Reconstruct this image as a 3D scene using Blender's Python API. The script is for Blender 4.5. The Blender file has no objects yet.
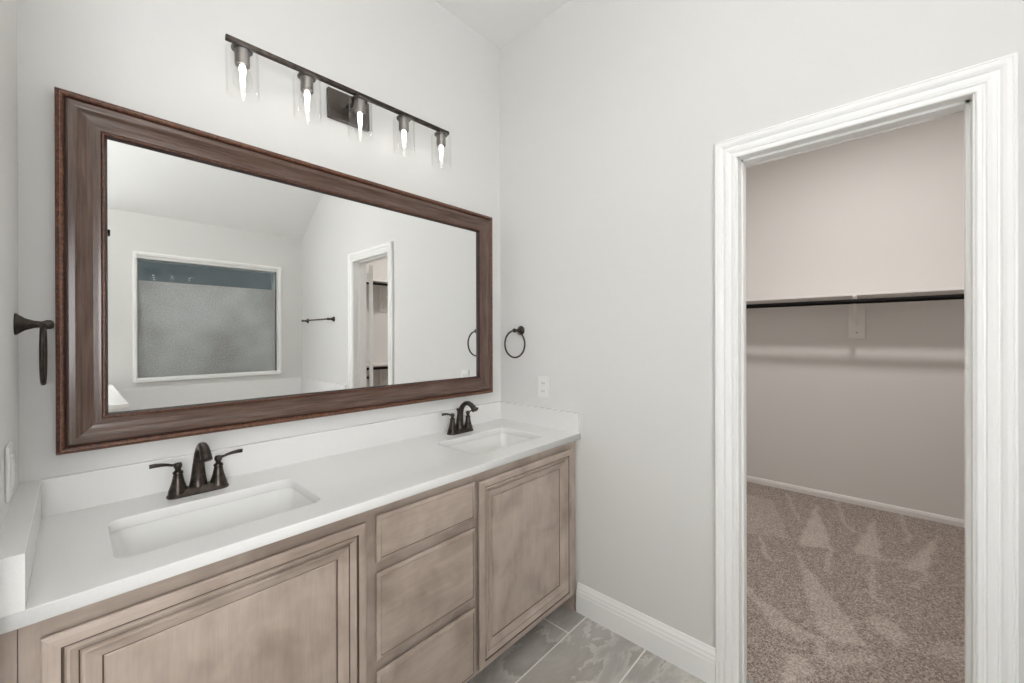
import bpy, bmesh, math, random
import numpy as np
from mathutils import Vector, Matrix

random.seed(4)
S = bpy.context.scene
C = S.collection
PI = math.pi

# ------------------------------------------------------------------ camera
CAMX, CAMY, CAMZ = -1.7265, -1.6902, 1.382
YAW, PITCH, ROLL = math.radians(47.2944), math.radians(-0.069), math.radians(-0.157)
cd = bpy.data.cameras.new('camera')
cam = bpy.data.objects.new('camera', cd)
C.objects.link(cam)
cam.location = (CAMX, CAMY, CAMZ)
cam.rotation_euler = (Matrix.Rotation(-YAW, 3, 'Z') @ Matrix.Rotation(PI / 2 + PITCH, 3, 'X') @ Matrix.Rotation(ROLL, 3, 'Z')).to_euler()
cd.sensor_width = 36.0
cd.lens = 405.4 / 1024 * 36.0
cd.shift_y = -4.49 / 1024
cd.shift_x = -0.26 / 1024
cd.clip_start = 0.02
S.camera = cam

# ------------------------------------------------------------------ world, exposure, large lights
wd = bpy.data.worlds.new('world')
S.world = wd
wd.use_nodes = True
bgn = wd.node_tree.nodes['Background']
bgn.inputs[0].default_value = (0.125, 0.142, 0.148, 1)
bgn.inputs[1].default_value = 1.0
S.view_settings.view_transform = 'Standard'
S.view_settings.look = 'None'
S.view_settings.exposure = -0.56
S.view_settings.gamma = 1.0
S.view_settings.use_curve_mapping = False
S.cycles.diffuse_bounces = 8          # pale rooms: let the light bounce
S.cycles.max_bounces = 14
S.cycles.transparent_max_bounces = 16


def area_light(name, loc, size, power, col=(1, 0.985, 0.96), size_y=None, rot=(0, 0, 0)):
    l = bpy.data.lights.new(name, 'AREA')
    l.shape = 'DISK' if size_y is None else 'RECTANGLE'
    l.size = size
    if size_y: l.size_y = size_y
    l.energy = power
    l.color = col
    o = bpy.data.objects.new(name, l)
    o.location = loc
    o.rotation_euler = rot
    C.objects.link(o)
    return o


CEIL = 3.094
# unseen fill lamps added to the room, plus closet lamp (bodies built below)
FILL_LAMPS = [(-2.45, -2.05, 0.40, 24.0), (-1.10, -1.30, 0.40, 10.0)]
for x, y, sz, w in FILL_LAMPS:                 # added uplight bowls, wash the high ceiling for soft fill
    area_light('added_uplight', (x, y, CEIL - 0.262), sz, w, (1.0, 0.995, 0.985), rot=(PI, 0, 0))
FILL_GLOBE = (-1.35, -1.98)               # large globe lamp added for fill, an emitting mesh built further down
FILL_GLOBE_STRENGTH = 9.0
CLOSET_LAMP = (1.30, -1.62)
area_light('closet_lamp_light', (CLOSET_LAMP[0], CLOSET_LAMP[1], CEIL - 0.046), 0.17, 37.0, (1.0, 0.97, 0.945))
FILL_WINDOW_STRENGTH = 21.0                     # made-up glowing window on the shower side, added as front fill


# ------------------------------------------------------------------ materials
def new_mat(name):
    m = bpy.data.materials.new(name)
    m.use_nodes = True
    nt = m.node_tree
    b = nt.nodes['Principled BSDF']
    return m, nt, b


def srgb(r, g, b):
    f = lambda c: (c / 255 / 12.92) if c / 255 <= 0.04045 else ((c / 255 + 0.055) / 1.055) ** 2.4
    return (f(r), f(g), f(b), 1)


def coords(nt, scale=(1, 1, 1), kind='Object'):
    tc = nt.nodes.new('ShaderNodeTexCoord')
    mp = nt.nodes.new('ShaderNodeMapping')
    mp.inputs['Scale'].default_value = scale
    nt.links.new(tc.outputs[kind], mp.inputs['Vector'])
    return mp.outputs['Vector']


def noise(nt, vec, scale, detail=3, rough=0.5, dist=0.0):
    n = nt.nodes.new('ShaderNodeTexNoise')
    n.inputs['Scale'].default_value = scale
    n.inputs['Detail'].default_value = detail
    n.inputs['Roughness'].default_value = rough
    n.inputs['Distortion'].default_value = dist
    nt.links.new(vec, n.inputs['Vector'])
    return n.outputs['Fac']


def ramp(nt, fac, stops):
    r = nt.nodes.new('ShaderNodeValToRGB')
    el = r.color_ramp.elements
    while len(el) < len(stops): el.new(0.5)
    for e, (p, c) in zip(el, stops):
        e.position = p
        e.color = c
    nt.links.new(fac, r.inputs['Fac'])
    return r.outputs['Color']


def mixc(nt, fac, a, b, mode='MIX'):
    m = nt.nodes.new('ShaderNodeMix')
    m.data_type = 'RGBA'
    m.blend_type = mode
    if isinstance(fac, (int, float)): m.inputs[0].default_value = fac
    else: nt.links.new(fac, m.inputs[0])
    for i, v in ((6, a), (7, b)):
        if isinstance(v, tuple): m.inputs[i].default_value = v
        else: nt.links.new(v, m.inputs[i])
    return m.outputs[2]


def bump(nt, b, h, strength, dist=0.001):
    n = nt.nodes.new('ShaderNodeBump')
    n.inputs['Strength'].default_value = strength
    n.inputs['Distance'].default_value = dist
    nt.links.new(h, n.inputs['Height'])
    nt.links.new(n.outputs['Normal'], b.inputs['Normal'])


def paint(name, col, rough, bscale=0, bstr=0.0):
    m, nt, b = new_mat(name)
    b.inputs['Base Color'].default_value = col
    b.inputs['Roughness'].default_value = rough
    if bscale:
        bump(nt, b, noise(nt, coords(nt), bscale, 2), bstr, 0.001)
    return m


M = {}
M['wall'] = paint('wall_paint', (0.71, 0.705, 0.69, 1), 0.75, 160, 0.25)
M['ceiling'] = paint('ceiling_paint', (0.86, 0.86, 0.85, 1), 0.85, 120, 0.25)
M['closet'] = paint('closet_wall_paint', (0.725, 0.705, 0.685, 1), 0.8, 160, 0.25)
M['trim'] = paint('trim_paint', (0.90, 0.90, 0.89, 1), 0.32)
M['closet_trim'] = paint('closet_trim_paint', (0.80, 0.78, 0.76, 1), 0.45)
M['plastic'] = paint('white_plastic', (0.80, 0.80, 0.78, 1), 0.35)
M['dark_slot'] = paint('slot_dark', (0.05, 0.05, 0.05, 1), 0.6)
M['porcelain'] = paint('porcelain', (0.82, 0.82, 0.80, 1), 0.12)

# quartz
m, nt, b = new_mat('white_quartz')
v = coords(nt)
c = ramp(nt, noise(nt, v, 500, 2), [(0.35, (0.755, 0.75, 0.735, 1)), (0.6, (0.785, 0.78, 0.765, 1))])
nt.links.new(c, b.inputs['Base Color'])
b.inputs['Roughness'].default_value = 0.16
M['quartz'] = m

# bronze
m, nt, b = new_mat('oil_rubbed_bronze')
v = coords(nt)
c = ramp(nt, noise(nt, v, 60, 3), [(0.3, (0.035, 0.028, 0.024, 1)), (0.7, (0.085, 0.068, 0.058, 1))])
nt.links.new(c, b.inputs['Base Color'])
b.inputs['Metallic'].default_value = 0.85
b.inputs['Roughness'].default_value = 0.32
M['bronze'] = m
m, nt, b = new_mat('brushed_bronze_plate')
b.inputs['Base Color'].default_value = (0.10, 0.085, 0.074, 1)
b.inputs['Metallic'].default_value = 0.8
b.inputs['Roughness'].default_value = 0.38
M['plate'] = m
M['rod'] = paint('closet_rod_black', (0.004, 0.003, 0.003, 1), 0.6)
M['rod'].node_tree.nodes['Principled BSDF'].inputs['Specular IOR Level'].default_value = 0.15
m, nt, b = new_mat('brushed_nickel')
b.inputs['Base Color'].default_value = (0.24, 0.22, 0.205, 1)
b.inputs['Metallic'].default_value = 0.9
b.inputs['Roughness'].default_value = 0.35
M['nickel'] = m
m, nt, b = new_mat('drain_metal')
b.inputs['Base Color'].default_value = (0.05, 0.04, 0.035, 1)
b.inputs['Metallic'].default_value = 0.8
b.inputs['Roughness'].default_value = 0.3
M['drain'] = m


def wood(name, vertical):
    m, nt, b = new_mat(name)
    sc = (9, 9, 1.1) if vertical else (1.1, 9, 9)
    v = coords(nt, sc)
    grain = noise(nt, v, 4, 5, 0.6, 0.3)
    blot = noise(nt, coords(nt, (1, 1, 1)), 5.5, 3, 0.55, 0.4)
    fine = noise(nt, coords(nt, (60, 60, 4) if vertical else (4, 60, 60)), 3, 3, 0.6)
    c1 = ramp(nt, grain, [(0.3, srgb(157, 140, 128)), (0.72, srgb(191, 176, 164))])
    c2 = ramp(nt, blot, [(0.32, srgb(142, 125, 114)), (0.5, srgb(175, 160, 148)), (0.70, srgb(197, 182, 171))])
    c3 = mixc(nt, 0.62, c1, c2)
    c4 = ramp(nt, fine, [(0.3, (0.86, 0.86, 0.86, 1)), (0.7, (1, 1, 1, 1))])
    c = mixc(nt, 0.6, c3, c4, 'MULTIPLY')
    nt.links.new(c, b.inputs['Base Color'])
    b.inputs['Roughness'].default_value = 0.42
    bump(nt, b, fine, 0.08, 0.0005)
    return m


M['wood_v'] = wood('taupe_stained_maple_upright', True)
M['wood_h'] = wood('taupe_stained_maple_flat', False)
M['glaze'] = paint('dark_glaze', srgb(92, 76, 64), 0.5)
M['shadow_gap'] = paint('cabinet_inside', srgb(60, 48, 40), 0.7)


def frame_wood(name, vert, reddish=False):
    m, nt, b = new_mat(name)
    st = noise(nt, coords(nt, (70, 70, 3) if vert else (3, 70, 70)), 2.2, 4, 0.6)
    if reddish:
        sp = noise(nt, coords(nt), 130, 3, 0.7)
        c1 = ramp(nt, sp, [(0.35, srgb(42, 20, 14)), (0.5, srgb(88, 44, 31)), (0.68, srgb(128, 82, 58))])
        c = mixc(nt, 0.25, c1, ramp(nt, st, [(0.3, srgb(40, 24, 18)), (0.7, srgb(112, 84, 60))]))
        b.inputs['Roughness'].default_value = 0.35
    else:
        c = ramp(nt, st, [(0.25, srgb(62, 41, 32)), (0.5, srgb(88, 66, 55)), (0.8, srgb(108, 88, 78))])
        b.inputs['Roughness'].default_value = 0.27
        b.inputs['Coat Weight'].default_value = 0.4
        b.inputs['Coat Roughness'].default_value = 0.2
    nt.links.new(c, b.inputs['Base Color'])
    bump(nt, b, st, 0.15, 0.0004)
    return m


M['mframe_v'] = frame_wood('mirror_frame_upright', True)
M['mframe_h'] = frame_wood('mirror_frame_flat', False)
M['mbead'] = frame_wood('mirror_bead_bronze', True, True)
M['mgold'] = paint('rubbed_gold', srgb(132, 104, 78), 0.4)
M['mdark'] = paint('frame_groove', srgb(38, 22, 17), 0.5)

m, nt, b = new_mat('mirror_silver')
b.inputs['Base Color'].default_value = (0.965, 0.975, 0.968, 1)
b.inputs['Metallic'].default_value = 1.0
b.inputs['Roughness'].default_value = 0.0
M['mirror'] = m

# thin clear glass: mostly transparent with fresnel gloss
def thin_glass(name, tint, gloss=1.0, rough=0.02):
    m = bpy.data.materials.new(name)
    m.use_nodes = True
    nt = m.node_tree
    nt.nodes.clear()
    out = nt.nodes.new('ShaderNodeOutputMaterial')
    tr = nt.nodes.new('ShaderNodeBsdfTransparent')
    tr.inputs[0].default_value = tint
    gl = nt.nodes.new('ShaderNodeBsdfGlossy')
    gl.inputs['Roughness'].default_value = rough
    fc = nt.nodes.new('ShaderNodeLayerWeight')
    fc.inputs[0].default_value = 0.5
    pw = nt.nodes.new('ShaderNodeMath')
    pw.operation = 'POWER'
    pw.inputs[1].default_value = 4.0
    nt.links.new(fc.outputs['Facing'], pw.inputs[0])
    lw = nt.nodes.new('ShaderNodeMath')
    lw.operation = 'MULTIPLY_ADD'
    lw.inputs[1].default_value = 0.85
    lw.inputs[2].default_value = 0.045
    nt.links.new(pw.outputs[0], lw.inputs[0])
    mu = nt.nodes.new('ShaderNodeMath')
    mu.operation = 'MULTIPLY'
    mu.inputs[1].default_value = gloss
    nt.links.new(lw.outputs[0], mu.inputs[0])
    mx = nt.nodes.new('ShaderNodeMixShader')
    nt.links.new(mu.outputs[0], mx.inputs[0])
    nt.links.new(tr.outputs[0], mx.inputs[1])
    nt.links.new(gl.outputs[0], mx.inputs[2])
    nt.links.new(mx.outputs[0], out.inputs[0])
    return m


M['glass'] = thin_glass('clear_shade_glass', (1, 1, 1, 1), 0.5)
M['window_glass'] = thin_glass('window_glass', (0.9, 0.95, 0.96, 1), 1.0, 0.07)

m, nt, b = new_mat('obscure_glass')
v = coords(nt)
n1 = noise(nt, v, 90, 4, 0.7)
n2 = noise(nt, v, 2.2, 2, 0.5)
c = mixc(nt, 0.5, ramp(nt, n1, [(0.3, (0.16, 0.165, 0.16, 1)), (0.7, (0.54, 0.55, 0.54, 1))]),
         ramp(nt, n2, [(0.35, (0.24, 0.24, 0.23, 1)), (0.65, (0.50, 0.53, 0.54, 1))]))
nt.links.new(c, b.inputs['Base Color'])
b.inputs['Roughness'].default_value = 0.35
bump(nt, b, n1, 0.5, 0.002)
M['obscure'] = m


def emit(name, col, st):
    m = bpy.data.materials.new(name)
    m.use_nodes = True
    nt = m.node_tree
    nt.nodes.clear()
    out = nt.nodes.new('ShaderNodeOutputMaterial')
    e = nt.nodes.new('ShaderNodeEmission')
    e.inputs[0].default_value = col
    e.inputs[1].default_value = st
    nt.links.new(e.outputs[0], out.inputs[0])
    return m


M['filament'] = emit('glowing_filament', (1, 0.96, 0.9, 1), 13.0)
M['lens'] = emit('lamp_lens', (1, 0.98, 0.95, 1), 2.0)
M['fill_globe'] = emit('added_fill_globe', (1, 0.99, 0.975, 1), FILL_GLOBE_STRENGTH)
M['fill_pane'] = emit('added_glowing_pane', (0.97, 0.985, 1, 1), FILL_WINDOW_STRENGTH)

# floor tile
m, nt, b = new_mat('grey_stone_tile')
tc = nt.nodes.new('ShaderNodeTexCoord')
mp = nt.nodes.new('ShaderNodeMapping')
TW, TH = 0.61, 0.3055
mp.inputs['Location'].default_value = (8 * TW - 0.038, 0.602 + 21 * TH, 0)
nt.links.new(tc.outputs['Object'], mp.inputs['Vector'])
br = nt.nodes.new('ShaderNodeTexBrick')
br.offset = 0.3333
br.offset_frequency = 3
br.inputs['Scale'].default_value = 1.0
br.inputs['Mortar Size'].default_value = 0.0034
br.inputs['Mortar Smooth'].default_value = 0.1
br.inputs['Brick Width'].default_value = TW
br.inputs['Row Height'].default_value = TH
br.inputs['Color1'].default_value = (0, 0, 0, 1)
br.inputs['Color2'].default_value = (1, 1, 1, 1)
br.inputs['Mortar'].default_value = (0.5, 0.5, 0.5, 1)
nt.links.new(mp.outputs[0], br.inputs['Vector'])
# per-tile random shift of the vein pattern
sh = nt.nodes.new('ShaderNodeVectorMath')
sh.operation = 'MULTIPLY'
sh.inputs[1].default_value = (7, 11, 5)
nt.links.new(br.outputs['Color'], sh.inputs[0])
ad = nt.nodes.new('ShaderNodeVectorMath')
ad.operation = 'ADD'
nt.links.new(tc.outputs['Object'], ad.inputs[0])
nt.links.new(sh.outputs[0], ad.inputs[1])
mp2 = nt.nodes.new('ShaderNodeMapping')
mp2.inputs['Rotation'].default_value = (0, 0, 0.35)
mp2.inputs['Scale'].default_value = (1.6, 3.4, 1)
nt.links.new(ad.outputs[0], mp2.inputs['Vector'])
veins = noise(nt, mp2.outputs[0], 1.8, 8, 0.66, 0.45)
cl = noise(nt, mp2.outputs[0], 1.0, 3, 0.5, 0.4)
c1 = ramp(nt, veins, [(0.30, srgb(146, 142, 137)), (0.45, srgb(174, 171, 166)), (0.52, srgb(216, 213, 207)), (0.55, srgb(146, 140, 133)), (0.75, srgb(190, 187, 182))])
c2 = ramp(nt, cl, [(0.3, srgb(166, 161, 155)), (0.7, srgb(212, 209, 204))])
tile = mixc(nt, 0.5, c1, c2)
mort = nt.nodes.new('ShaderNodeMath')
mort.operation = 'GREATER_THAN'
mort.inputs[1].default_value = 0.5
nt.links.new(br.outputs['Fac'], mort.inputs[0])
c = mixc(nt, mort.outputs[0], tile, srgb(236, 232, 226))
nt.links.new(c, b.inputs['Base Color'])
b.inputs['Roughness'].default_value = 0.33
M['tile'] = m

m, nt, b = new_mat('white_wall_tile')
b.inputs['Base Color'].default_value = (0.84, 0.84, 0.835, 1)
b.inputs['Roughness'].default_value = 0.15
M['white_tile'] = m

# carpet
m, nt, b = new_mat('taupe_carpet')
v = coords(nt)
n1 = noise(nt, v, 130, 3, 0.85)
n2 = noise(nt, v, 9, 3, 0.6)
at = nt.nodes.new('ShaderNodeAttribute')
at.attribute_name = 'pile'
spk = ramp(nt, n1, [(0.36, srgb(78, 64, 55)), (0.5, srgb(158, 141, 129)), (0.62, srgb(218, 204, 192))])
brushed = ramp(nt, n1, [(0.33, srgb(146, 132, 122)), (0.5, srgb(202, 188, 176)), (0.64, srgb(236, 226, 216))])
c = mixc(nt, at.outputs['Fac'], spk, brushed)
c = mixc(nt, 0.35, c, ramp(nt, n2, [(0.3, (0.72, 0.72, 0.72, 1)), (0.7, (1, 1, 1, 1))]), 'MULTIPLY')
nt.links.new(c, b.inputs['Base Color'])
b.inputs['Roughness'].default_value = 0.95
b.inputs['Sheen Weight'].default_value = 0.3
bump(nt, b, n1, 1.0, 0.006)
M['carpet'] = m


# ------------------------------------------------------------------ mesh helpers
def link_mesh(name, me, mats, parent=None, smooth=False):
    o = bpy.data.objects.new(name, me)
    C.objects.link(o)
    for mm in (mats if isinstance(mats, (list, tuple)) else [mats]):
        me.materials.append(M[mm] if isinstance(mm, str) else mm)
    if smooth:
        for p in me.polygons: p.use_smooth = True
        if smooth != 'all':
            me.set_sharp_from_angle(angle=math.radians(35))
    if parent is not None: o.parent = parent
    return o


def obj(name, bm, mats, parent=None, smooth=False, recalc=True):
    if recalc: bmesh.ops.recalc_face_normals(bm, faces=bm.faces[:])
    me = bpy.data.meshes.new(name)
    bm.to_mesh(me)
    bm.free()
    return link_mesh(name, me, mats, parent, smooth)


def thing(name, label, cat, loc=(0, 0, 0), group=None):
    o = bpy.data.objects.new(name, None)
    o.empty_display_size = 0.05
    C.objects.link(o)
    o.location = loc
    o['label'] = label
    o['category'] = cat
    if group: o['group'] = group
    return o


def tag(o, label, cat, group=None):
    o['label'] = label
    o['category'] = cat
    if group: o['group'] = group
    return o


def struct(o, label=None, cat=None):
    o['kind'] = 'structure'
    if label: o['label'] = label
    if cat: o['category'] = cat
    return o


def box(bm, x0, x1, y0, y1, z0, z1, bev=0.0, mi=0):
    t = bmesh.new()
    vs = [t.verts.new((x, y, z)) for x in (x0, x1) for y in (y0, y1) for z in (z0, z1)]
    for f in ((0, 1, 3, 2), (4, 6, 7, 5), (0, 4, 5, 1), (2, 3, 7, 6), (0, 2, 6, 4), (1, 5, 7, 3)):
        t.faces.new([vs[i] for i in f])
    bmesh.ops.recalc_face_normals(t, faces=t.faces[:])
    if bev: bmesh.ops.bevel(t, geom=t.edges[:], offset=bev, segments=2, profile=0.5, affect='EDGES')
    for f in t.faces: f.material_index = mi
    tm = bpy.data.meshes.new('tmp')
    t.to_mesh(tm)
    t.free()
    bm.from_mesh(tm)
    bpy.data.meshes.remove(tm)
    return bm


def boxes(*a, bev=0.0):
    bm = bmesh.new()
    for q in a: box(bm, *q, bev=bev)
    return bm


def rings(bm, loops, mats=None, close_first=False, close_last=False, cyc=True):
    """loops: list of lists of points (same length); quads between successive loops"""
    L = [[bm.verts.new(p) for p in lp] for lp in loops]
    n = len(L[0])
    for i in range(len(L) - 1):
        for j in range(n if cyc else n - 1):
            k = (j + 1) % n
            f = bm.faces.new((L[i][j], L[i][k], L[i + 1][k], L[i + 1][j]))
            if mats: f.material_index = mats[i] if not callable(mats) else mats(i, j)
    if close_first: bm.faces.new(L[0])
    if close_last:
        f = bm.faces.new(L[-1])
        if mats and not callable(mats): f.material_index = mats[-1]
        elif mats: f.material_index = mats(len(L) - 1, 0)
    return L


def rect_loop(x0, x1, z0, z1, ins, y):
    return [(x0 + ins, y, z0 + ins), (x1 - ins, y, z0 + ins), (x1 - ins, y, z1 - ins), (x0 + ins, y, z1 - ins)]


def lathe(bm, prof, seg=24, origin=(0, 0, 0), axis='z', close=True):
    loops = []
    for r, h in prof:
        lp = []
        for i in range(seg):
            a = 2 * PI * i / seg
            p = (r * math.cos(a), r * math.sin(a), h)
            if axis == 'x': p = (h, p[0], p[1])
            if axis == 'y': p = (p[0], h, p[1])
            lp.append((origin[0] + p[0], origin[1] + p[1], origin[2] + p[2]))
        loops.append(lp)
    rings(bm, loops, close_first=close, close_last=close)
    return bm


def tube(bm, pts, rad, seg=12, flat=1.0, cyc=False, caps=True):
    """swept tube; rad a number or list; flat scales the second axis"""
    P = [Vector(p) for p in pts]
    n = len(P)
    R = rad if isinstance(rad, (list, tuple)) else [rad] * n
    loops = []
    up = None
    for i in range(n):
        a = P[(i - 1) % n] if (cyc or i > 0) else P[i]
        c = P[(i + 1) % n] if (cyc or i < n - 1) else P[i]
        t = (c - a).normalized()
        if up is None:
            up = Vector((1, 0, 0)) if abs(t.x) < 0.9 else Vector((0, 0, 1))
        s = (up - t * up.dot(t)).normalized()
        up = s
        w = t.cross(s)
        loops.append([tuple(P[i] + s * (R[i] * math.cos(2 * PI * k / seg)) + w * (R[i] * flat * math.sin(2 * PI * k / seg))) for k in range(seg)])
    if cyc: loops.append(loops[0])
    L = rings(bm, loops, close_first=caps and not cyc, close_last=caps and not cyc)
    if cyc: bmesh.ops.remove_doubles(bm, verts=bm.verts[:], dist=1e-6)
    return bm


def rrect(x0, x1, y0, y1, r, seg=6):
    out = []
    for cx, cy, a0 in ((x1 - r, y1 - r, 0), (x0 + r, y1 - r, 90), (x0 + r, y0 + r, 180), (x1 - r, y0 + r, 270)):
        for i in range(seg + 1):
            a = math.radians(a0 + 90 * i / seg)
            out.append((cx + r * math.cos(a), cy + r * math.sin(a)))
    return out


def curve_solid(loops2d, half, bev=0.0):
    """2D outline with holes -> solid mesh, thickness 2*half, centred on z=0"""
    cu = bpy.data.curves.new('tmp', 'CURVE')
    cu.dimensions = '2D'
    cu.fill_mode = 'BOTH'
    for lp in loops2d:
        s = cu.splines.new('POLY')
        s.points.add(len(lp) - 1)
        for p, q in zip(s.points, lp): p.co = (q[0], q[1], 0, 1)
        s.use_cyclic_u = True
    cu.extrude = half - bev
    cu.bevel_depth = bev
    cu.bevel_resolution = 2
    cu.offset = -bev
    t = bpy.data.objects.new('tmp', cu)
    C.objects.link(t)
    dg = bpy.context.evaluated_depsgraph_get()
    me = bpy.data.meshes.new_from_object(t.evaluated_get(dg))
    bpy.data.objects.remove(t)
    bpy.data.curves.remove(cu)
    return me


# ------------------------------------------------------------------ room shell
RW = 0.110                      # thickness of the wall holding the closet doorway
LX = -1.8249                    # left vanity wall
WY = -3.100                     # window wall
OY0, OY1, OZ = -1.882, -1.262, 2.078   # rough doorway
SLY, SLZ = -2.14, 2.464         # where the sloped ceiling starts, its height at the window wall
NX = -3.05                      # far side of the room, behind the camera

struct(obj('floor', boxes((NX, 0.10, WY, 0.0, -0.06, 0.0)), 'tile'))

bm = boxes((0, RW, OY1, 0.12, -0.06, 3.2), (0, RW, OY0, OY1, OZ, 3.2), (0, RW, WY - 0.15, OY0, -0.06, 3.2))
struct(obj('wall_right', bm, 'wall'))
# the closet side of that wall is painted like the closet
bm = boxes((RW, RW + 0.006, OY1, -0.30, 0, CEIL), (RW, RW + 0.006, OY0, OY1, OZ, CEIL), (RW, RW + 0.006, -2.95, OY0, 0, CEIL))
struct(obj('wall_closet_front', bm, 'closet'))
struct(obj('wall_mirror', boxes((LX - 0.12, 0.0, 0, 0.12, -0.06, 3.2)), 'wall'))
struct(obj('wall_left', boxes((LX - 0.12, LX, -0.66, 0.0, -0.06, 3.2)), 'wall'))
struct(obj('wall_entry', boxes((NX, LX - 0.12, -0.66, -0.54, -0.06, 3.2)), 'wall'))
struct(obj('wall_far_left', boxes((NX - 0.12, NX, WY - 0.15, -0.54, -0.06, 3.2)), 'wall'))
# window wall with its opening
WX0, WX1, WZ0, WZ1 = -1.349, -0.256, 1.022, 2.074
VX0, VX1 = -2.74, -1.74          # opening for the added fill window, shower side
bm = boxes((NX, VX0, WY - 0.15, WY, -0.06, 3.2), (VX0, VX1, WY - 0.15, WY, -0.06, WZ0), (VX0, VX1, WY - 0.15, WY, WZ1, 3.2), (VX1, WX0, WY - 0.15, WY, -0.06, 3.2), (WX1, 0.0, WY - 0.15, WY, -0.06, 3.2),
           (WX0, WX1, WY - 0.15, WY, -0.06, WZ0), (WX0, WX1, WY - 0.15, WY, WZ1, 3.2))
struct(obj('wall_window', bm, 'wall'))
# ceiling: flat over the vanity, sloping down to the window wall
bm = bmesh.new()
prof = [(0.12, CEIL), (SLY, CEIL), (WY, SLZ), (WY, SLZ + 0.9), (0.12, CEIL + 0.12)]
L = rings(bm, [[(x, y, z) for y, z in prof] for x in (NX, 0.0)], close_first=True, close_last=True)
struct(obj('ceiling', bm, 'ceiling'))

# closet shell
CX1, CY0, CY1 = 2.585, -2.95, -0.30
struct(obj('wall_closet_back', boxes((CX1, CX1 + 0.12, CY0 - 0.1, CY1 + 0.1, -0.05, 3.2)), 'closet'))
struct(obj('wall_closet_far_side', boxes((RW, CX1, CY0 - 0.1, CY0, -0.05, 3.2)), 'closet'))
struct(obj('wall_closet_near_side', boxes((RW, CX1, CY1, CY1 + 0.1, -0.05, 3.2)), 'closet'))
struct(obj('ceiling_closet', boxes((RW, CX1, CY0, CY1, CEIL, CEIL + 0.1)), 'closet'))

# carpet: fine grid with a pile-direction attribute (vacuum strokes)
POLYS = [[(2.339, -1.269), (1.495, -1.26), (1.567, -1.437)], [(2.343, -1.62), (1.605, -1.533), (1.641, -1.668)], [(2.297, -1.955), (1.58, -1.759), (1.593, -1.856)], [(2.201, -0.753), (2.236, -0.99), (1.551, -1.201), (1.427, -0.937)], [(1.409, -1.264), (1.277, -1.32), (0.999, -1.456), (0.786, -1.569), (0.633, -1.628), (0.578, -1.514), (0.626, -1.454), (0.927, -1.377)], [(0.804, -1.101), (0.724, -1.193), (0.632, -1.305), (0.577, -1.4), (0.57, -1.493), (0.483, -1.389), (0.512, -1.3), (0.659, -1.178), (0.721, -1.113)], [(0.863, -1.606), (0.963, -1.666), (0.842, -1.761), (0.715, -1.738), (0.785, -1.657)], [(0.358, -1.367), (0.377, -1.425), (0.325, -1.463), (0.209, -1.446), (0.152, -1.383)], [(0.774, -1.808), (0.906, -1.873), (0.927, -1.949), (0.814, -1.938), (0.759, -1.854)], [(0.443, -1.472), (0.631, -1.639), (0.536, -1.67), (0.385, -1.529)]]
PAMP = [0.9, 0.8, 0.8, 0.4, 0.7, 0.6, 0.6, 0.7, 0.5, 0.4]
LINES = [[(2.473, -1.052), (1.936, -1.211)], [(2.553, -1.386), (2.097, -1.463), (1.967, -1.529)], [(2.548, -1.767), (2.016, -1.802)], [(1.472, -1.052), (1.161, -1.142)], [(1.556, -1.425), (1.25, -1.435)], [(1.596, -1.618), (1.094, -1.635), (1.077, -1.689)], [(1.572, -1.855), (1.368, -1.801)], [(1.6, -1.633), (1.706, -1.799)], [(0.531, -1.463), (0.444, -1.498)]]
h = 0.0125
X0 = 0.10
nx = int((CX1 - X0) / h) + 1
ny = int((CY1 - CY0) / h) + 1
xs = np.linspace(X0, CX1, nx)
ys = np.linspace(CY0, CY1, ny)
GX, GY = np.meshgrid(xs, ys, indexing='ij')
rs = np.random.RandomState(3)
wob = 0.004 * (np.sin(GX * 31 + GY * 17) + np.sin(GY * 43 - GX * 23))
PX, PY = GX + wob, GY - wob


def segdist(a, b):
    ax, ay = a
    dx, dy = b[0] - ax, b[1] - ay
    t = np.clip(((PX - ax) * dx + (PY - ay) * dy) / (dx * dx + dy * dy), 0, 1)
    return np.hypot(PX - ax - t * dx, PY - ay - t * dy)


mask = np.zeros_like(GX)
for P, am in zip(POLYS, PAMP):
    ins = np.zeros(GX.shape, bool)
    d = np.full(GX.shape, 9.0)
    for i in range(len(P)):
        a, q = P[i], P[(i + 1) % len(P)]
        if a[1] != q[1]:
            ins ^= ((a[1] > PY) != (q[1] > PY)) & (PX < (q[0] - a[0]) * (PY - a[1]) / (q[1] - a[1]) + a[0])
        d = np.minimum(d, segdist(a, q))
    sd = np.where(ins, d, -d)
    mask = np.maximum(mask, am * np.clip(sd / 0.022 + 0.5, 0, 1))
for Ln in LINES:
    for a, q in zip(Ln[:-1], Ln[1:]):
        mask = np.maximum(mask, 0.6 * np.clip(1.4 - segdist(a, q) / 0.014, 0, 1))
edge_in = (GX < RW) & ((GY < OY0 + 0.02) | (GY > OY1 - 0.02))
verts = np.stack([GX, GY, np.full(GX.shape, 0.012)], -1).reshape(-1, 3)
idx = np.arange(nx * ny).reshape(nx, ny)
faces = []
for i in range(nx - 1):
    mid = xs[i] + h / 2
    for j in range(ny - 1):
        if mid < RW + 0.006 and not (OY0 + 0.002 < ys[j] and ys[j + 1] < OY1 - 0.002): continue
        faces.append((idx[i, j], idx[i + 1, j], idx[i + 1, j + 1], idx[i, j + 1]))
me = bpy.data.meshes.new('floor_carpet')
me.from_pydata(verts.tolist(), [], [tuple(int(k) for k in f) for f in faces])
a = me.attributes.new('pile', 'FLOAT', 'POINT')
a.data.foreach_set('value', mask.reshape(-1).astype(np.float32))
fc = struct(link_mesh('floor_carpet', me, 'carpet'))
struct(obj('floor_closet_base', boxes((0.10, CX1, CY0, CY1, -0.05, 0.0)), 'closet'))

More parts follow.
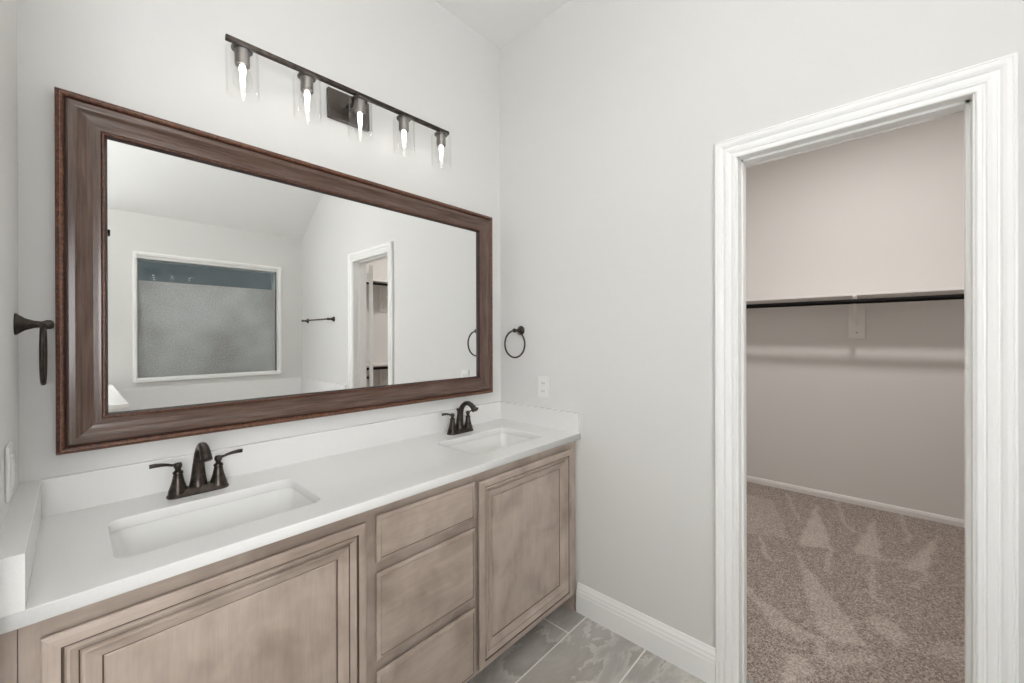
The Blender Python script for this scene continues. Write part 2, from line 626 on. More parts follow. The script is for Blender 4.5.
# ---- baseboards
BASE = [(0.0, 0.0), (0.018, 0.0), (0.018, 0.088), (0.0155, 0.094), (0.0155, 0.104), (0.012, 0.112), (0.012, 0.120), (0.006, 0.132), (0.004, 0.140), (0.0, 0.142)]


def baseboard(name, p0, p1, n, mat='trim', scale=1.0, zb=0.0):
    bm = bmesh.new()
    loops = [[(p[0] + n[0] * o, p[1] + n[1] * o, zb + z * scale) for o, z in BASE] for p in (p0, p1)]
    rings(bm, loops, close_first=True, close_last=True)
    return struct(obj(name, bm, mat))


baseboard('baseboard_right', (0, -0.545), (0, -1.194), (-1, 0))
baseboard('baseboard_right_far', (0, -1.950), (0, -2.03), (-1, 0))
CB = [(0.0, 0.0), (0.014, 0.0), (0.014, 0.040), (0.010, 0.046), (0.010, 0.052), (0.005, 0.058), (0.0, 0.060)]
BASE_SAVE = BASE
BASE = CB
baseboard('baseboard_closet_back', (CX1, CY0), (CX1, CY1), (-1, 0), 'closet_trim', zb=0.005)
baseboard('baseboard_closet_far_side', (RW + 0.02, CY0), (CX1 - 0.014, CY0), (0, 1), 'closet_trim', zb=0.005)
BASE = BASE_SAVE

# ---- door casing (mitred, fluted) + jamb
CAS = [(0.0, 0.0), (0.0, 0.008), (0.003, 0.0105), (0.011, 0.0105), (0.014, 0.0075), (0.018, 0.0070), (0.021, 0.0115), (0.030, 0.0140), (0.038, 0.0145),
       (0.041, 0.0090), (0.044, 0.0088), (0.048, 0.0150), (0.055, 0.0180), (0.064, 0.0190), (0.066, 0.0165), (0.069, 0.0190), (0.0725, 0.0185), (0.074, 0.0165), (0.074, 0.0)]


def casing(bm, ya, yb, zt, x, sgn):
    """ya<yb inner edges; boards grow outwards from the opening on the face x, towards sgn"""
    loops = []
    for o, t in CAS:
        X = x + sgn * t
        loops.append([(X, ya - o, 0.0), (X, ya - o, zt + o), (X, yb + o, zt + o), (X, yb + o, 0.0)])
    L = rings(bm, loops, cyc=False)
    for j in (0, -1):
        bm.faces.new([l[j] for l in L])
    # back (against the wall)
    n = 3
    for j in range(n):
        bm.faces.new((L[0][j], L[0][j + 1], L[-1][j + 1], L[-1][j]))


bm = bmesh.new()
casing(bm, -1.875, -1.269, 2.063, 0.0, -1)
struct(obj('trim_1', bm, 'trim', smooth=False), 'white fluted casing around the closet doorway', 'door casing')
bm = bmesh.new()
casing(bm, -1.875, -1.269, 2.063, RW + 0.006, 1)
struct(obj('trim_2', bm, 'closet_trim'))
JT = 0.012
bm = boxes((-0.002, RW + 0.008, OY0, OY0 + 0.012, 0, OZ), (-0.002, RW + 0.008, OY1 - 0.012, OY1, 0, OZ),
           (-0.002, RW + 0.008, OY0, OY1, OZ - 0.010, OZ),
           # door stops
           (0.045, 0.078, OY0 + 0.012, OY0 + 0.021, 0, OZ - 0.010), (0.045, 0.078, OY1 - 0.019, OY1 - 0.012, 0, OZ - 0.010),
           (0.045, 0.078, OY0 + 0.012, OY1 - 0.012, OZ - 0.018, OZ - 0.010))
struct(obj('trim_3', bm, 'trim'), 'white jamb lining the closet doorway', 'door jamb')

# ---- closet door, swung wide open into the closet
HX, HY = RW + 0.052, OY0 - 0.014
dth, dw, dz1 = 0.035, 0.585, 2.055
bm = bmesh.new()
loops_in = []
for side, yy in ((0, 0.0), (1, dth)):
    pass
panels = [(0.11, dw - 0.11, 0.22, 0.95), (0.11, dw - 0.11, 1.10, dz1 - 0.12)]
box(bm, 0, dw, 0.007, dth - 0.007, 0.02, dz1)
for (y0, y1) in ((0.0, 0.0075), (dth - 0.0075, dth)):
    box(bm, 0, 0.11, y0, y1, 0.02, dz1)
    box(bm, dw - 0.11, dw, y0, y1, 0.02, dz1)
    for z0, z1 in ((0.02, 0.22), (0.95, 1.10), (dz1 - 0.12, dz1)):
        box(bm, 0.11, dw - 0.11, y0, y1, z0, z1)
door = obj('door_1', bm, 'trim')
struct(door, 'white panel closet door standing wide open inside the closet', 'door')
door.location = (HX, HY, 0)
door.rotation_euler = (0, 0, math.radians(90 - 152))
for z in (0.30, 1.20, 1.94):
    bm = bmesh.new()
    box(bm, -0.003, 0.0, 0.002, 0.032, z - 0.044, z + 0.044)
    lathe(bm, [(0.0001, z - 0.048), (0.006, z - 0.046), (0.006, z + 0.046), (0.0001, z + 0.048)], 12, (-0.008, -0.004, 0))
    # the other leaf reaches back to the jamb
    b2 = boxes((-0.060, -0.006, -0.0015, 0.0015, z - 0.044, z + 0.044))
    bmesh.ops.rotate(b2, verts=b2.verts[:], cent=(0, 0, 0), matrix=Matrix.Rotation(math.radians(62), 3, 'Z'))
    tm = bpy.data.meshes.new('tmp')
    b2.to_mesh(tm)
    b2.free()
    bm.from_mesh(tm)
    bpy.data.meshes.remove(tm)
    obj('hinge', bm, 'trim', door)
bm = lathe(bmesh.new(), [(0.0001, -0.058), (0.02, -0.056), (0.027, -0.045), (0.022, -0.03), (0.011, -0.022), (0.011, -0.008), (0.03, -0.006), (0.03, 0.0)], 20, (dw - 0.06, 0, 0.95), 'y')
obj('door_knob', bm, 'bronze', door, smooth=True)

# ---- window
w = bpy.data.objects.new('window_1', None)
C.objects.link(w)
struct(w, 'frosted bathroom window over the tub seen in the mirror', 'window')
bm = bmesh.new()
# flat outer casing ring on the wall
def ringframe(bm, x0, x1, z0, z1, prof):
    loops = [rect_loop(x0, x1, z0, z1, i, y) for i, y in prof]
    return rings(bm, loops)
ringframe(bm, WX0 - 0.028, WX1 + 0.045, WZ0 - 0.02, WZ1 + 0.055,
          [(0.0, WY), (0.0, WY + 0.014), (0.004, WY + 0.016), (0.014, WY + 0.016), (0.018, WY + 0.012), (0.024, WY + 0.012), (0.026, WY - 0.002)])
obj('window_casing', bm, 'trim', w)
bm = bmesh.new()
ringframe(bm, WX0, WX1, WZ0, WZ1, [(0.0, WY + 0.002), (0.0, WY - 0.09), (0.0, WY - 0.10)])
loops = [rect_loop(WX0, WX1, WZ0, WZ1, i, y) for i, y in [(0.0, WY - 0.10), (0.0, WY - 0.030), (0.006, WY - 0.027), (0.006, WY - 0.10)]]
rings(bm, loops)
obj('window_frame', bm, 'trim', w)
bm = boxes((WX0 - 0.02, WX1 + 0.035, WY - 0.05, WY + 0.03, WZ0 - 0.03, WZ0 - 0.001), bev=0.004)
obj('window_sill', bm, 'trim', w)
obj('pane', boxes((WX0, WX1, WY - 0.040, WY - 0.035, WZ0, WZ1)), 'window_glass', w)
obj('frosted_film', boxes((WX0 + 0.001, WX1 - 0.001, WY - 0.0345, WY - 0.0325, WZ0, 1.885)), 'obscure', w)

# ---- tiled tub surround under the window and along the right wall, half wall with its cap
struct(obj('wall_tub_surround', boxes((-1.528, 0.0, WY, WY + 0.012, 0, 0.940), (-0.012, 0.0, -2.03, WY, 0, 0.935)), 'white_tile'))
struct(obj('wall_half', boxes((-1.655, -1.528, WY, -1.690, 0, 0.960)), 'white_tile'))
struct(obj('trim_4', boxes((-1.680, -1.502, WY, -1.655, 0.960, 0.988), bev=0.003), 'quartz'), 'white stone cap on the half wall beside the tub', 'wall cap')
sg = obj('shower_glass', boxes((-1.592, -1.584, WY + 0.005, -1.80, 0.988, 2.04)), 'glass')
tag(sg, 'clear shower glass panel standing on the capped half wall, seen at mirror edge', 'shower glass')
obj('clip', boxes((-1.597, -1.571, -1.84, -1.795, 2.005, 2.04), bev=0.002), 'rod', sg)

# ------------------------------------------------------------------ closet fittings
def shelf_bracket(at, rz, rod_d, name_label, zshelf=1.685, group=None):
    """at = point on the wall, rz = direction the bracket projects (local -x)"""
    t = thing('shelf_bracket', name_label, 'bracket', (at[0], at[1], 0), group)
    t.rotation_euler = (0, 0, rz)
    zb = zshelf - 0.328
    obj('mounting_block', boxes((-0.018, -0.0005, -0.052, 0.052, zb, zshelf - 0.001), bev=0.002), 'closet_trim', t)
    bm = bmesh.new()
    box(bm, -0.024, -0.018, -0.012, 0.012, zb + 0.08, zshelf - 0.012, bev=0.001)
    box(bm, -rod_d - 0.02, -0.018, -0.010, 0.010, zshelf - 0.010, zshelf - 0.002, bev=0.001)
    box(bm, -rod_d - 0.006, -rod_d + 0.006, -0.012, 0.012, zshelf - 0.0265, zshelf - 0.002, bev=0.001)
    tube(bm, [(-0.022, 0, zb + 0.12), (-0.10, 0, zb + 0.17), (-rod_d + 0.010, 0, zshelf - 0.079)], 0.009, 8)
    # half cradle carrying the rod from behind and below
    pts = [(-rod_d + 0.0240 * math.cos(math.radians(aa)), 0, zshelf - 0.045 + 0.0240 * math.sin(math.radians(aa))) for aa in range(60, -121, -20)]
    tube(bm, [(-rod_d + 0.03, 0, zshelf - 0.006)] + pts, 0.004, 8)
    obj('arm', bm, 'closet_trim', t)
    lathe_bm = lathe(bmesh.new(), [(0.0001, -0.028), (0.004, -0.027), (0.005, -0.024)], 10, (0, 0, zb + 0.05), 'x')
    obj('screw', lathe_bm, 'nickel', t)
    return t


t = obj('closet_shelf', boxes((2.290, CX1, CY0 + 0.31, CY1, 1.684, 1.704), bev=0.002), 'closet_trim')
tag(t, 'long pale shelf on the closet back wall above the black rod', 'shelf')
t = obj('hanging_rod', lathe(bmesh.new(), [(0.018, CY0 + 0.30), (0.018, CY1)], 20, (2.262, 0, 1.638), 'y'), 'rod', smooth=True)
tag(t, 'black hanging rod below the closet back wall shelf', 'closet rod')
for y, lab in ((-1.515, 'pale rod bracket in the middle of the closet back wall'), (-0.665, 'pale rod bracket on closet back wall just behind left door jamb')):
    shelf_bracket((CX1, y), 0, CX1 - 2.262, lab, 1.684)
for zs, which in ((2.045, 'upper'), (1.062, 'lower')):
    t = obj('closet_shelf', boxes((RW + 0.03, CX1, CY0, CY0 + 0.30, zs - 0.02, zs), bev=0.002), 'closet_trim')
    tag(t, which + ' pale shelf on closet side wall, seen through the doorway in the mirror', 'shelf')
    t = obj('hanging_rod', lathe(bmesh.new(), [(0.015, RW + 0.03), (0.015, CX1)], 20, (0, CY0 + 0.28, zs - 0.045), 'x'), 'rod', smooth=True)
    tag(t, which + ' black rod on closet side wall, seen through the doorway in the mirror', 'closet rod')
    shelf_bracket((0.90, CY0), -PI / 2, 0.28, 'pale bracket carrying the ' + which + ' rod on closet side wall, seen in mirror', zs - 0.02)


# unseen ceiling lamps: bowls and globe added as fill, closet one inferred from shadows
for (x, y, sz, wv), lab in zip(FILL_LAMPS, ('added white uplight bowl, unseen fill light nearer the shower', 'added white uplight bowl, unseen fill light nearer the vanity')):
    t = thing('ceiling_light', lab, 'ceiling light', (x, y, CEIL))
    r = sz / 2
    obj('bowl', lathe(bmesh.new(), [(0.0001, -0.300), (r * 0.5, -0.295), (r * 0.9, -0.280), (r + 0.015, -0.262), (r + 0.015, -0.256), (r + 0.008, -0.260), (r * 0.9, -0.270), (0.0001, -0.275)], 40), 'trim', t, smooth=True)
    obj('stem', lathe(bmesh.new(), [(0.0001, -0.274), (0.006, -0.274), (0.006, -0.02), (0.055, -0.015), (0.06, -0.0005), (0.0001, -0.0005)], 20), 'nickel', t, smooth=True)
t = thing('ceiling_light', 'large white globe lamp, unseen, added on the bathroom ceiling as fill light', 'ceiling light', (FILL_GLOBE[0], FILL_GLOBE[1], CEIL))
obj('base', lathe(bmesh.new(), [(0.0001, -0.0005), (0.07, -0.0005), (0.065, -0.02), (0.03, -0.06), (0.0001, -0.0605)], 28), 'trim', t, smooth=True)
obj('globe', lathe(bmesh.new(), [(0.0001, -0.300)] + [(0.12 * math.sin(k * PI / 14), -0.18 - 0.12 * math.cos(k * PI / 14)) for k in range(1, 14)] + [(0.0001, -0.0606)], 32), 'fill_globe', t, smooth=True)
t = thing('ceiling_light', 'small round flush lamp on the closet ceiling', 'ceiling light', (CLOSET_LAMP[0], CLOSET_LAMP[1], CEIL))
r = 0.09
obj('housing', lathe(bmesh.new(), [(0.0001, -0.0005), (r + 0.02, -0.0005), (r + 0.02, -0.034), (r + 0.004, -0.044), (r + 0.002, -0.038), (0.0001, -0.038)], 40), 'trim', t, smooth=True)
obj('lens', lathe(bmesh.new(), [(0.0001, -0.0385), (r, -0.0385), (r, -0.041), (0.0001, -0.042)], 40), 'lens', t)

# unseen glowing window added on the shower side to light the vanity fronts
w = bpy.data.objects.new('added_fill_window', None)
C.objects.link(w)
struct(w)
obj('window_frame', boxes((VX0, VX0 + 0.03, WY - 0.10, WY - 0.04, WZ0, WZ1), (VX1 - 0.03, VX1, WY - 0.10, WY - 0.04, WZ0, WZ1),
                          (VX0, VX1, WY - 0.10, WY - 0.04, WZ0, WZ0 + 0.03), (VX0, VX1, WY - 0.10, WY - 0.04, WZ1 - 0.03, WZ1)), 'trim', w)
obj('pane', boxes((VX0 + 0.02, VX1 - 0.02, WY - 0.075, WY - 0.07, WZ0 + 0.02, WZ1 - 0.02)), 'fill_pane', w)

# ------------------------------------------------------------------ vanity cabinet
FY = -0.535       # face frame plane
DY = -0.556       # door / drawer faces
CT = 0.897        # counter top height
CB_ = 0.867       # slab underside
van = thing('vanity_cabinet', 'long taupe stained wood vanity cabinet below the white countertop', 'cabinet', ((LX) / 2, -0.27, 0))


def vobj(name, bm, mats, parent=van, smooth=False):
    ox, oy = LX / 2, -0.27
    bmesh.ops.translate(bm, verts=bm.verts[:], vec=(-ox, -oy, 0))
    o = obj(name, bm, mats, parent, smooth)
    return o


X_L, X_R = LX + 0.003, -0.010
# carcass: bottom, back, sides, dividers (a real hollow box, dark inside)
bm = boxes((X_L + 0.01, X_R - 0.001, -0.514, -0.004, 0.085, 0.10), (X_L + 0.01, X_R - 0.001, -0.012, -0.003, 0.085, CB_ - 0.001),
           (X_L + 0.01, X_L + 0.026, -0.514, -0.012, 0.10, CB_ - 0.001), (X_R - 0.017, X_R - 0.001, -0.514, -0.012, 0.085, CB_ - 0.001),
           (-1.122, -1.108, -0.514, -0.012, 0.10, CB_ - 0.001), (-0.700, -0.686, -0.514, -0.012, 0.10, CB_ - 0.001))
vobj('carcass', bm, 'shadow_gap')
# face frame
bm = bmesh.new()
for a in ((-1.7955, -1.755, 0.0875, CB_ - 0.001), (-1.150, -1.088, 0.0875, CB_ - 0.001), (-0.715, -0.665, 0.0875, CB_ - 0.001), (-0.085, X_R, 0.0875, CB_ - 0.001)):
    box(bm, a[0], a[1], FY, -0.514, a[2], a[3], mi=0)
for a in ((-1.755, -1.150), (-1.088, -0.715), (-0.665, -0.085)):
    box(bm, a[0], a[1], FY, -0.514, 0.812, CB_ - 0.001, mi=1)
    box(bm, a[0], a[1], FY, -0.514, 0.0875, 0.125, mi=1)
for z in (0.655, 0.350):
    box(bm, -1.088, -0.715, FY, -0.514, z, z + 0.045, mi=1)
vobj('face_frame', bm, ['wood_v', 'wood_h'])
vobj('filler_strip', boxes((LX + 0.001, -1.7965, FY, -0.514, 0.0, CB_ - 0.001), bev=0.0008), 'wood_v')
# toe kick with its returns, right end leg running to the floor
vobj('toe_kick', boxes((X_L + 0.02, X_R - 0.018, -0.455, -0.440, 0.0, 0.085)), 'wood_h')
vobj('end_panel', boxes((X_R - 0.017, X_R, -0.535, -0.010, 0.0, 0.0845)), 'wood_v')


def panel_door(name, x0, x1, z0, z1, parent=van):
    # inset, height from face-frame; index 2 = glaze in the grooves
    P = [(0.004, 0.010, 2), (0.0, 0.011, 0), (0.0, 0.0175, 0), (0.003, 0.0205, 0), (0.010, 0.022, 0), (0.0255, 0.022, 0), (0.0275, 0.0175, 2), (0.0300, 0.0175, 2), (0.033, 0.0225, 0),
         (0.037, 0.0215, 0), (0.048, 0.0120, 0), (0.0500, 0.0095, 2), (0.053, 0.0155, 0), (0.057, 0.0150, 0), (0.068, 0.0095, 0), (0.080, 0.0050, 0), (0.083, 0.0025, 2), (0.086, 0.0055, 0)]
    loops = [rect_loop(x0, x1, z0, z1, i, FY - hh) for i, hh, _ in P]
    bm = bmesh.new()

    def mi(i, j):
        if i >= len(P) - 1: return 0
        if P[i + 1][2] == 2: return 2
        return 1 if j in (0, 2) else 0
    rings(bm, loops, mats=mi, close_last=True)
    return vobj(name, bm, ['wood_v', 'wood_h', 'glaze'])


def drawer(name, x0, x1, z0, z1):
    P = [(0.004, 0.009, 2), (0.0, 0.010, 0), (0.0, 0.0150, 0), (0.002, 0.0165, 0), (0.0055, 0.0185, 0), (0.012, 0.0195, 0), (0.0135, 0.0178, 2), (0.015, 0.0195, 0)]
    loops = [rect_loop(x0, x1, z0, z1, i, FY - hh) for i, hh, _ in P]
    bm = bmesh.new()

    def mi(i, j):
        if i >= len(P) - 1: return 0
        return 1 if P[i + 1][2] == 2 else 0
    rings(bm, loops, mats=mi, close_first=True, close_last=True)
    # box behind the front
    return vobj(name, bm, ['wood_h', 'glaze'])


panel_door('door', -1.769, -1.136, 0.108, 0.829)
panel_door('door', -0.681, -0.068, 0.108, 0.829)
drawer('drawer', -1.102, -0.701, 0.694, 0.836)
drawer('drawer', -1.102, -0.701, 0.394, 0.662)
drawer('drawer', -1.102, -0.701, 0.108, 0.360)

# ------------------------------------------------------------------ countertop
SY0, SY1 = -0.460, -0.182
SINKS = [(-1.666, -1.222), (-0.608, -0.166)]
out = [(LX, 0.0), (LX, -0.563), (0.0, -0.563), (0.0, 0.0)]
holes = [rrect(a, b_, SY0, SY1, 0.035, 8) for a, b_ in SINKS]
me = curve_solid([out] + holes, 0.015, 0.0025)
ct = link_mesh('countertop', me, 'quartz')
ct.location = (0, 0, CT - 0.015)
tag(ct, 'long white quartz countertop with backsplash and two rectangular sink openings', 'countertop')
obj('backsplash', boxes((LX + 0.0395, -0.020, -0.020, 0.002, 0.015, 0.1165), bev=0.0006), 'quartz', ct)
obj('side_splash', boxes((LX - 0.002, LX + 0.0395, -0.563, 0.002, 0.015, 0.1165), bev=0.0006), 'quartz', ct)
obj('side_splash', boxes((-0.020, 0.002, -0.563, 0.002, 0.015, 0.1165), bev=0.0006), 'quartz', ct)


def make_sink(x0, x1, label):
    cx, cy = (x0 + x1) / 2, (SY0 + SY1) / 2
    t = thing('sink', label, 'sink', (cx, cy, CB_ - 0.16))
    zt = 0.16 - 0.0005
    hw, hd = (x1 - x0) / 2, (SY1 - SY0) / 2
    bm = bmesh.new()
    lv = [(0.030, zt - 0.012, 0.05), (0.030, zt, 0.05), (0.004, zt, 0.038), (0.003, zt - 0.006, 0.038), (-0.004, zt - 0.05, 0.04), (-0.016, zt - 0.115, 0.05), (-0.030, zt - 0.135, 0.06), (-0.060, zt - 0.143, 0.06)]
    loops = [[(px, py, z) for px, py in rrect(-hw - e, hw + e, -hd - e, hd + e, r, 8)] for e, z, r in lv]
    L = rings(bm, loops)
    # bottom slopes gently to the drain
    dr = []
    n = len(loops[0])
    prev = L[-1]
    for k, (sc, z) in enumerate(((0.6, zt - 0.146), (0.0, zt - 0.148))):
        if sc == 0.0:
            loop = []
            for q in loops[-1]:
                aa = math.atan2(q[1], q[0])
                loop.append((0.024 * math.cos(aa), 0.024 * math.sin(aa), z))
        else:
            loop = [(q[0] * sc, q[1] * sc, z) for q in loops[-1]]
        cur = [bm.verts.new(p) for p in loop]
        for j in range(n):
            bm.faces.new((prev[j], prev[(j + 1) % n], cur[(j + 1) % n], cur[j]))
        prev = cur
    # outer shell of the bowl
    ol = [[(px, py, z) for px, py in rrect(-hw - e, hw + e, -hd - e, hd + e, r, 8)] for e, z, r in
          [(0.030, zt - 0.012, 0.05), (0.012, zt - 0.013, 0.04), (0.004, zt - 0.07, 0.045), (-0.012, zt - 0.130, 0.05), (-0.04, zt - 0.155, 0.06)]]
    rings(bm, ol, close_last=True)
    bmesh.ops.remove_doubles(bm, verts=bm.verts[:], dist=1e-5)
    obj('bowl', bm, 'porcelain', t, smooth=True)
    obj('drain', lathe(bmesh.new(), [(0.0001, zt - 0.150), (0.022, zt - 0.150), (0.0235, zt - 0.1475), (0.018, zt - 0.146), (0.016, zt - 0.1485), (0.0001, zt - 0.147)], 24), 'drain', t, smooth=True)
    return t


make_sink(*SINKS[0], 'rectangular white undermount sink under the faucet nearer the camera')
make_sink(*SINKS[1], 'rectangular white undermount sink near the right wall')


# ------------------------------------------------------------------ faucets
def make_faucet(x, label):
    t = thing('faucet', label, 'faucet', (x, -0.098, CT))
    t.scale = (1, 1, 0.955)
    bm = bmesh.new()
    lv = [(0.0, 0.0), (0.0, 0.005), (-0.004, 0.010), (-0.008, 0.018), (-0.012, 0.022)]
    loops = [[(px, py, z) for px, py in rrect(-0.079 - e, 0.079 + e, -0.027 - e, 0.027 + e, 0.026 + min(e, 0), 8)] for e, z in lv]
    rings(bm, loops, close_first=True, close_last=True)
    obj('deck_plate', bm, 'bronze', t, smooth=True)
    # spout: flared body leaning into a forward arc
    cl = [(0, 0.006, 0.012, 0.0270), (0, 0.006, 0.022, 0.0240), (0, 0.005, 0.045, 0.0200), (0, 0.003, 0.075, 0.0170), (0, -0.001, 0.103, 0.0145), (0, -0.009, 0.127, 0.0130), (0, -0.023, 0.146, 0.0122),
          (0, -0.042, 0.158, 0.0120), (0, -0.062, 0.161, 0.0122), (0, -0.082, 0.155, 0.0128), (0, -0.098, 0.143, 0.0138), (0, -0.108, 0.131, 0.0150), (0, -0.111, 0.126, 0.0152)]
    bm = tube(bmesh.new(), [c[:3] for c in cl], [c[3] for c in cl], 20)
    bmesh.ops.subdivide_edges(bm, edges=[], cuts=1)
    obj('spout', bm, 'bronze', t, smooth='all')
    bm = tube(bmesh.new(), [(0, 0.020, 0.02), (0, 0.021, 0.115)], 0.0028, 10)
    lathe(bm, [(0.0001, 0.112), (0.006, 0.113), (0.0075, 0.119), (0.005, 0.124), (0.0001, 0.125)], 14, (0, 0.021, 0))
    obj('lift_rod', bm, 'bronze', t, smooth=True)
    for s in (-1, 1):
        bm = lathe(bmesh.new(), [(0.0001, 0.010), (0.0250, 0.012), (0.0230, 0.022), (0.0190, 0.034), (0.0155, 0.047), (0.0130, 0.060), (0.0115, 0.071),
                                 (0.0135, 0.074), (0.0125, 0.079), (0.0075, 0.083), (0.0075, 0.088), (0.0105, 0.094), (0.0110, 0.100), (0.0085, 0.106), (0.0001, 0.108)], 20, (s * 0.051, 0, 0))
        hd = obj('handle', bm, 'bronze', t, smooth=True)
        pts = [(s * 0.055, 0, 0.100), (s * 0.066, 0, 0.102), (s * 0.076, -0.001, 0.106), (s * 0.090, -0.002, 0.109), (s * 0.105, -0.003, 0.1105), (s * 0.117, -0.003, 0.110)]
        bm = tube(bmesh.new(), pts, [0.0050, 0.0042, 0.0046, 0.0056, 0.0064, 0.0066], 14, 0.7)
        obj('lever', bm, 'bronze', hd, smooth=True)
    return t


make_faucet(-1.459, 'oil rubbed bronze two handle faucet on the nearer, left sink')
make_faucet(-0.392, 'oil rubbed bronze two handle faucet at the farther, right sink')

# ------------------------------------------------------------------ framed mirror
def mir_loop(x0, x1, z0, z1, ins, y):
    k = max(0.0, ins - 0.022)
    a, b_ = ins + 0.045 * k, ins - 0.035 * k
    return [(x0 + a, y, z0 + ins), (x1 - b_, y, z0 + ins), (x1 - b_, y, z1 - ins), (x0 + a, y, z1 - ins)]


MX0, MX1, MZ0, MZ1 = -1.759, -0.094, 1.062, 2.065
mir = thing('framed_mirror', 'wide wall mirror in a brown and bronze wooden frame above the vanity', 'mirror', ((MX0 + MX1) / 2, 0, MZ0))


def mobj(name, bm, mats, parent=mir, smooth=False):
    bmesh.ops.translate(bm, verts=bm.verts[:], vec=(-(MX0 + MX1) / 2, 0, -MZ0))
    return obj(name, bm, mats, parent, smooth)


P = [(0.0, 0.001), (0.0, 0.030), (0.003, 0.034), (0.0085, 0.0355), (0.0095, 0.0352), (0.0125, 0.035), (0.015, 0.0335), (0.018, 0.030), (0.019, 0.026), (0.0215, 0.026)]
mm = [0, 0, 0, 1, 0, 0, 0, 2, 2]
bm = bmesh.new()
rings(bm, [mir_loop(MX0, MX1, MZ0, MZ1, i, -h_) for i, h_ in P] + [mir_loop(MX0, MX1, MZ0, MZ1, 0.0215, -0.001)] + [mir_loop(MX0, MX1, MZ0, MZ1, 0.0, -0.001)], mats=mm + [2, 2])
mobj('outer_bead', bm, ['mbead', 'mgold', 'mdark'])
P = [(0.0217, 0.001), (0.0217, 0.0330), (0.0245, 0.0350), (0.036, 0.0352), (0.040, 0.0340), (0.0415, 0.0325), (0.050, 0.0275), (0.060, 0.0240), (0.070, 0.0225), (0.080, 0.0225), (0.085, 0.0228), (0.0862, 0.0215), (0.0865, 0.0150)]
bm = bmesh.new()
rings(bm, [mir_loop(MX0, MX1, MZ0, MZ1, i, -h_) for i, h_ in P] + [mir_loop(MX0, MX1, MZ0, MZ1, 0.0865, -0.0035), mir_loop(MX0, MX1, MZ0, MZ1, 0.0217, -0.001)], mats=lambda i, j: 1 if j in (0, 2) else 0)
mobj('frame', bm, ['mframe_v', 'mframe_h'])
P = [(0.0867, 0.004), (0.0867, 0.0215), (0.0885, 0.0235), (0.0920, 0.0235), (0.0940, 0.021), (0.0965, 0.0150), (0.0985, 0.0090), (0.0990, 0.0065)]
bm = bmesh.new()
rings(bm, [mir_loop(MX0, MX1, MZ0, MZ1, i, -h_) for i, h_ in P] + [mir_loop(MX0, MX1, MZ0, MZ1, 0.0867, -0.004)], mats=[0, 0, 0, 0, 2, 2, 2, 2])
mobj('inner_bead', bm, ['mbead', 'mgold', 'mdark'])
bm = boxes((MX0 + 0.089, MX1 - 0.089, -0.0060, -0.0010, MZ0 + 0.087, MZ1 - 0.087))
mobj('mirror_glass', bm, 'mirror')

# ------------------------------------------------------------------ vanity light bar
LBX, LBY = -0.925, -0.100
lb = thing('vanity_light', 'bronze bar wall light with five clear glass shades above the mirror', 'wall light', (LBX, 0, 2.364))
TILT = math.radians(1.15)
lb.rotation_euler = (0, -TILT, 0)      # hangs a touch off level
obj('bar', boxes((-0.460, 0.460, LBY - 0.008, LBY + 0.008, 0.004, 0.020), bev=0.0015), 'bronze', lb)
obj('backplate', boxes((-0.094, 0.086, -0.022, -0.0005, -0.078, 0.042), bev=0.004), 'plate', lb)
bm = tube(bmesh.new(), [(-0.006, -0.020, -0.012), (-0.006, -0.055, -0.008), (-0.006, -0.080, 0.002), (-0.006, LBY, 0.010)], 0.007, 12)
lathe(bm, [(0.0001, -0.034), (0.012, -0.032), (0.014, -0.022)], 16, (-0.006, 0, -0.012), 'y')
obj('arm', bm, 'bronze', lb, smooth=True)
obj('finial', lathe(bmesh.new(), [(0.0001, -0.036), (0.005, -0.035), (0.007, -0.031), (0.004, -0.027), (0.006, -0.022)], 14, (-0.006, 0, -0.044), 'y'), 'nickel', lb, smooth=True)


def lamp(x):
    bm = lathe(bmesh.new(), [(0.0001, 0.004), (0.012, 0.004), (0.016, -0.004), (0.031, -0.006), (0.031, -0.011), (0.0001, -0.011)], 28, (x, LBY, 0))
    obj('cup', bm, 'bronze', lb, smooth=True)
    bm = lathe(bmesh.new(), [(0.0001, -0.0115), (0.022, -0.0115), (0.022, -0.060), (0.0205, -0.062), (0.0205, -0.056), (0.0001, -0.056)], 28, (x, LBY, 0))
    s = obj('socket', bm, 'nickel', lb, smooth=True)
    # clear cylinder shade, open below, with real wall thickness
    ro, ri, zt, zb = 0.0475, 0.0450, -0.0122, -0.160
    bm = lathe(bmesh.new(), [(0.0225, zt), (ro - 0.006, zt), (ro - 0.001, zt - 0.002), (ro, zt - 0.007), (ro, zb), (ri, zb), (ri, zt - 0.006), (ri - 0.004, zt - 0.0028), (0.0225, zt - 0.0028)], 40, (x, LBY, 0), close=False)
    obj('glass_shade', bm, 'glass', lb, smooth=True)
    # bulb: clear envelope and a long glowing filament
    bm = lathe(bmesh.new(), [(0.0125, -0.057), (0.0130, -0.066), (0.0200, -0.080), (0.0270, -0.096), (0.0290, -0.110), (0.0270, -0.126), (0.0180, -0.140), (0.0001, -0.146)], 28, (x, LBY, 0), close=False)
    bl = obj('bulb', bm, 'glass', lb, smooth=True)
    bm = lathe(bmesh.new(), [(0.0001, -0.060), (0.0085, -0.062), (0.0100, -0.072), (0.0085, -0.090), (0.0060, -0.115), (0.0040, -0.133), (0.0001, -0.136)], 16, (x, LBY, 0))
    obj('filament', bm, 'filament', bl, smooth=True)


for i in range(5): lamp(-0.414 + 0.207 * i)

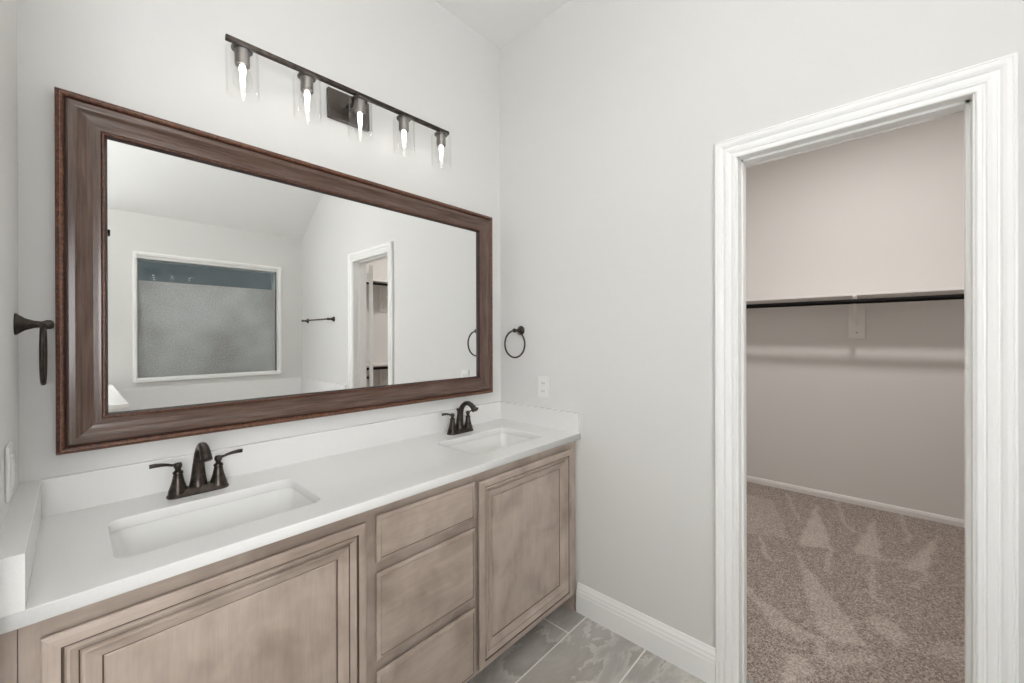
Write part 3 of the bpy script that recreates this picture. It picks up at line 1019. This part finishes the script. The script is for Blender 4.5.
# ------------------------------------------------------------------ towel rings, towel bar, plates
def towel_ring(x, y, z, s, label, off=0.055):
    """s = +1 projects towards +x (left wall), -1 towards -x (right wall)"""
    t = thing('towel_ring', label, 'towel ring', (x, y, z))
    bm = lathe(bmesh.new(), [(0.0001, 0.0), (s and 0.027, s * 0.0005), (0.027, s * 0.004), (0.023, s * 0.008), (0.015, s * 0.018), (0.0095, s * 0.032), (0.0080, s * 0.044), (0.0090, s * 0.047), (0.0115, s * 0.052), (0.0115, s * 0.060), (0.008, s * 0.065), (0.0001, s * 0.066)], 28, (0, 0, 0), 'x')
    obj('post', bm, 'bronze', t, smooth=True)
    R = 0.075
    n = 48
    pts = [(s * off, R * math.sin(2 * PI * k / n), -R - 0.001 + R * math.cos(2 * PI * k / n)) for k in range(n)]
    obj('ring', tube(bmesh.new(), pts, 0.0048, 12, cyc=True), 'bronze', t, smooth='all')


towel_ring(LX, -0.108, 1.416, 1, 'bronze towel ring on the left wall, seen edge on', 0.047)
towel_ring(0.0, -0.165, 1.416, -1, 'bronze towel ring on the right wall beside the mirror')

t = thing('towel_bar', 'bronze towel bar on the right wall beyond the doorway, seen only in the mirror', 'towel bar', (0, -2.60, 1.557))
for yy in (-0.32, 0.32):
    obj('post', lathe(bmesh.new(), [(0.0001, 0.0), (0.026, -0.0005), (0.026, -0.004), (0.014, -0.018), (0.009, -0.040), (0.012, -0.052), (0.012, -0.064), (0.0001, -0.068)], 24, (0, yy, 0), 'x'), 'bronze', t, smooth=True)
obj('bar', tube(bmesh.new(), [(-0.058, -0.33, 0), (-0.058, 0.33, 0)], 0.008, 14), 'bronze', t, smooth=True)

# outlet on the right wall
t = thing('wall_outlet', 'white duplex outlet plate on the right wall below the towel ring', 'outlet', (0, -0.329, 1.108))
obj('cover_plate', boxes((-0.006, -0.0005, -0.037, 0.037, -0.058, 0.058), bev=0.002), 'plastic', t)
for dz in (-0.022, 0.022):
    r = obj('receptacle', boxes((-0.0085, -0.0055, -0.017, 0.017, dz - 0.015, dz + 0.015), bev=0.001), 'plastic', t)
    obj('slot', boxes((-0.0089, -0.0084, -0.008, -0.0055, dz - 0.005, dz + 0.006), (-0.0089, -0.0084, 0.0055, 0.008, dz - 0.005, dz + 0.006)), 'dark_slot', r)
# switch on the left wall
t = thing('wall_switch', 'white light switch plate on the left wall above the side splash', 'light switch', (LX, -0.290, 1.092))
obj('cover_plate', boxes((0.0005, 0.006, -0.037, 0.037, -0.058, 0.058), bev=0.002), 'plastic', t)
obj('rocker', boxes((0.0055, 0.010, -0.017, 0.017, -0.034, 0.034), bev=0.0015), 'plastic', t)
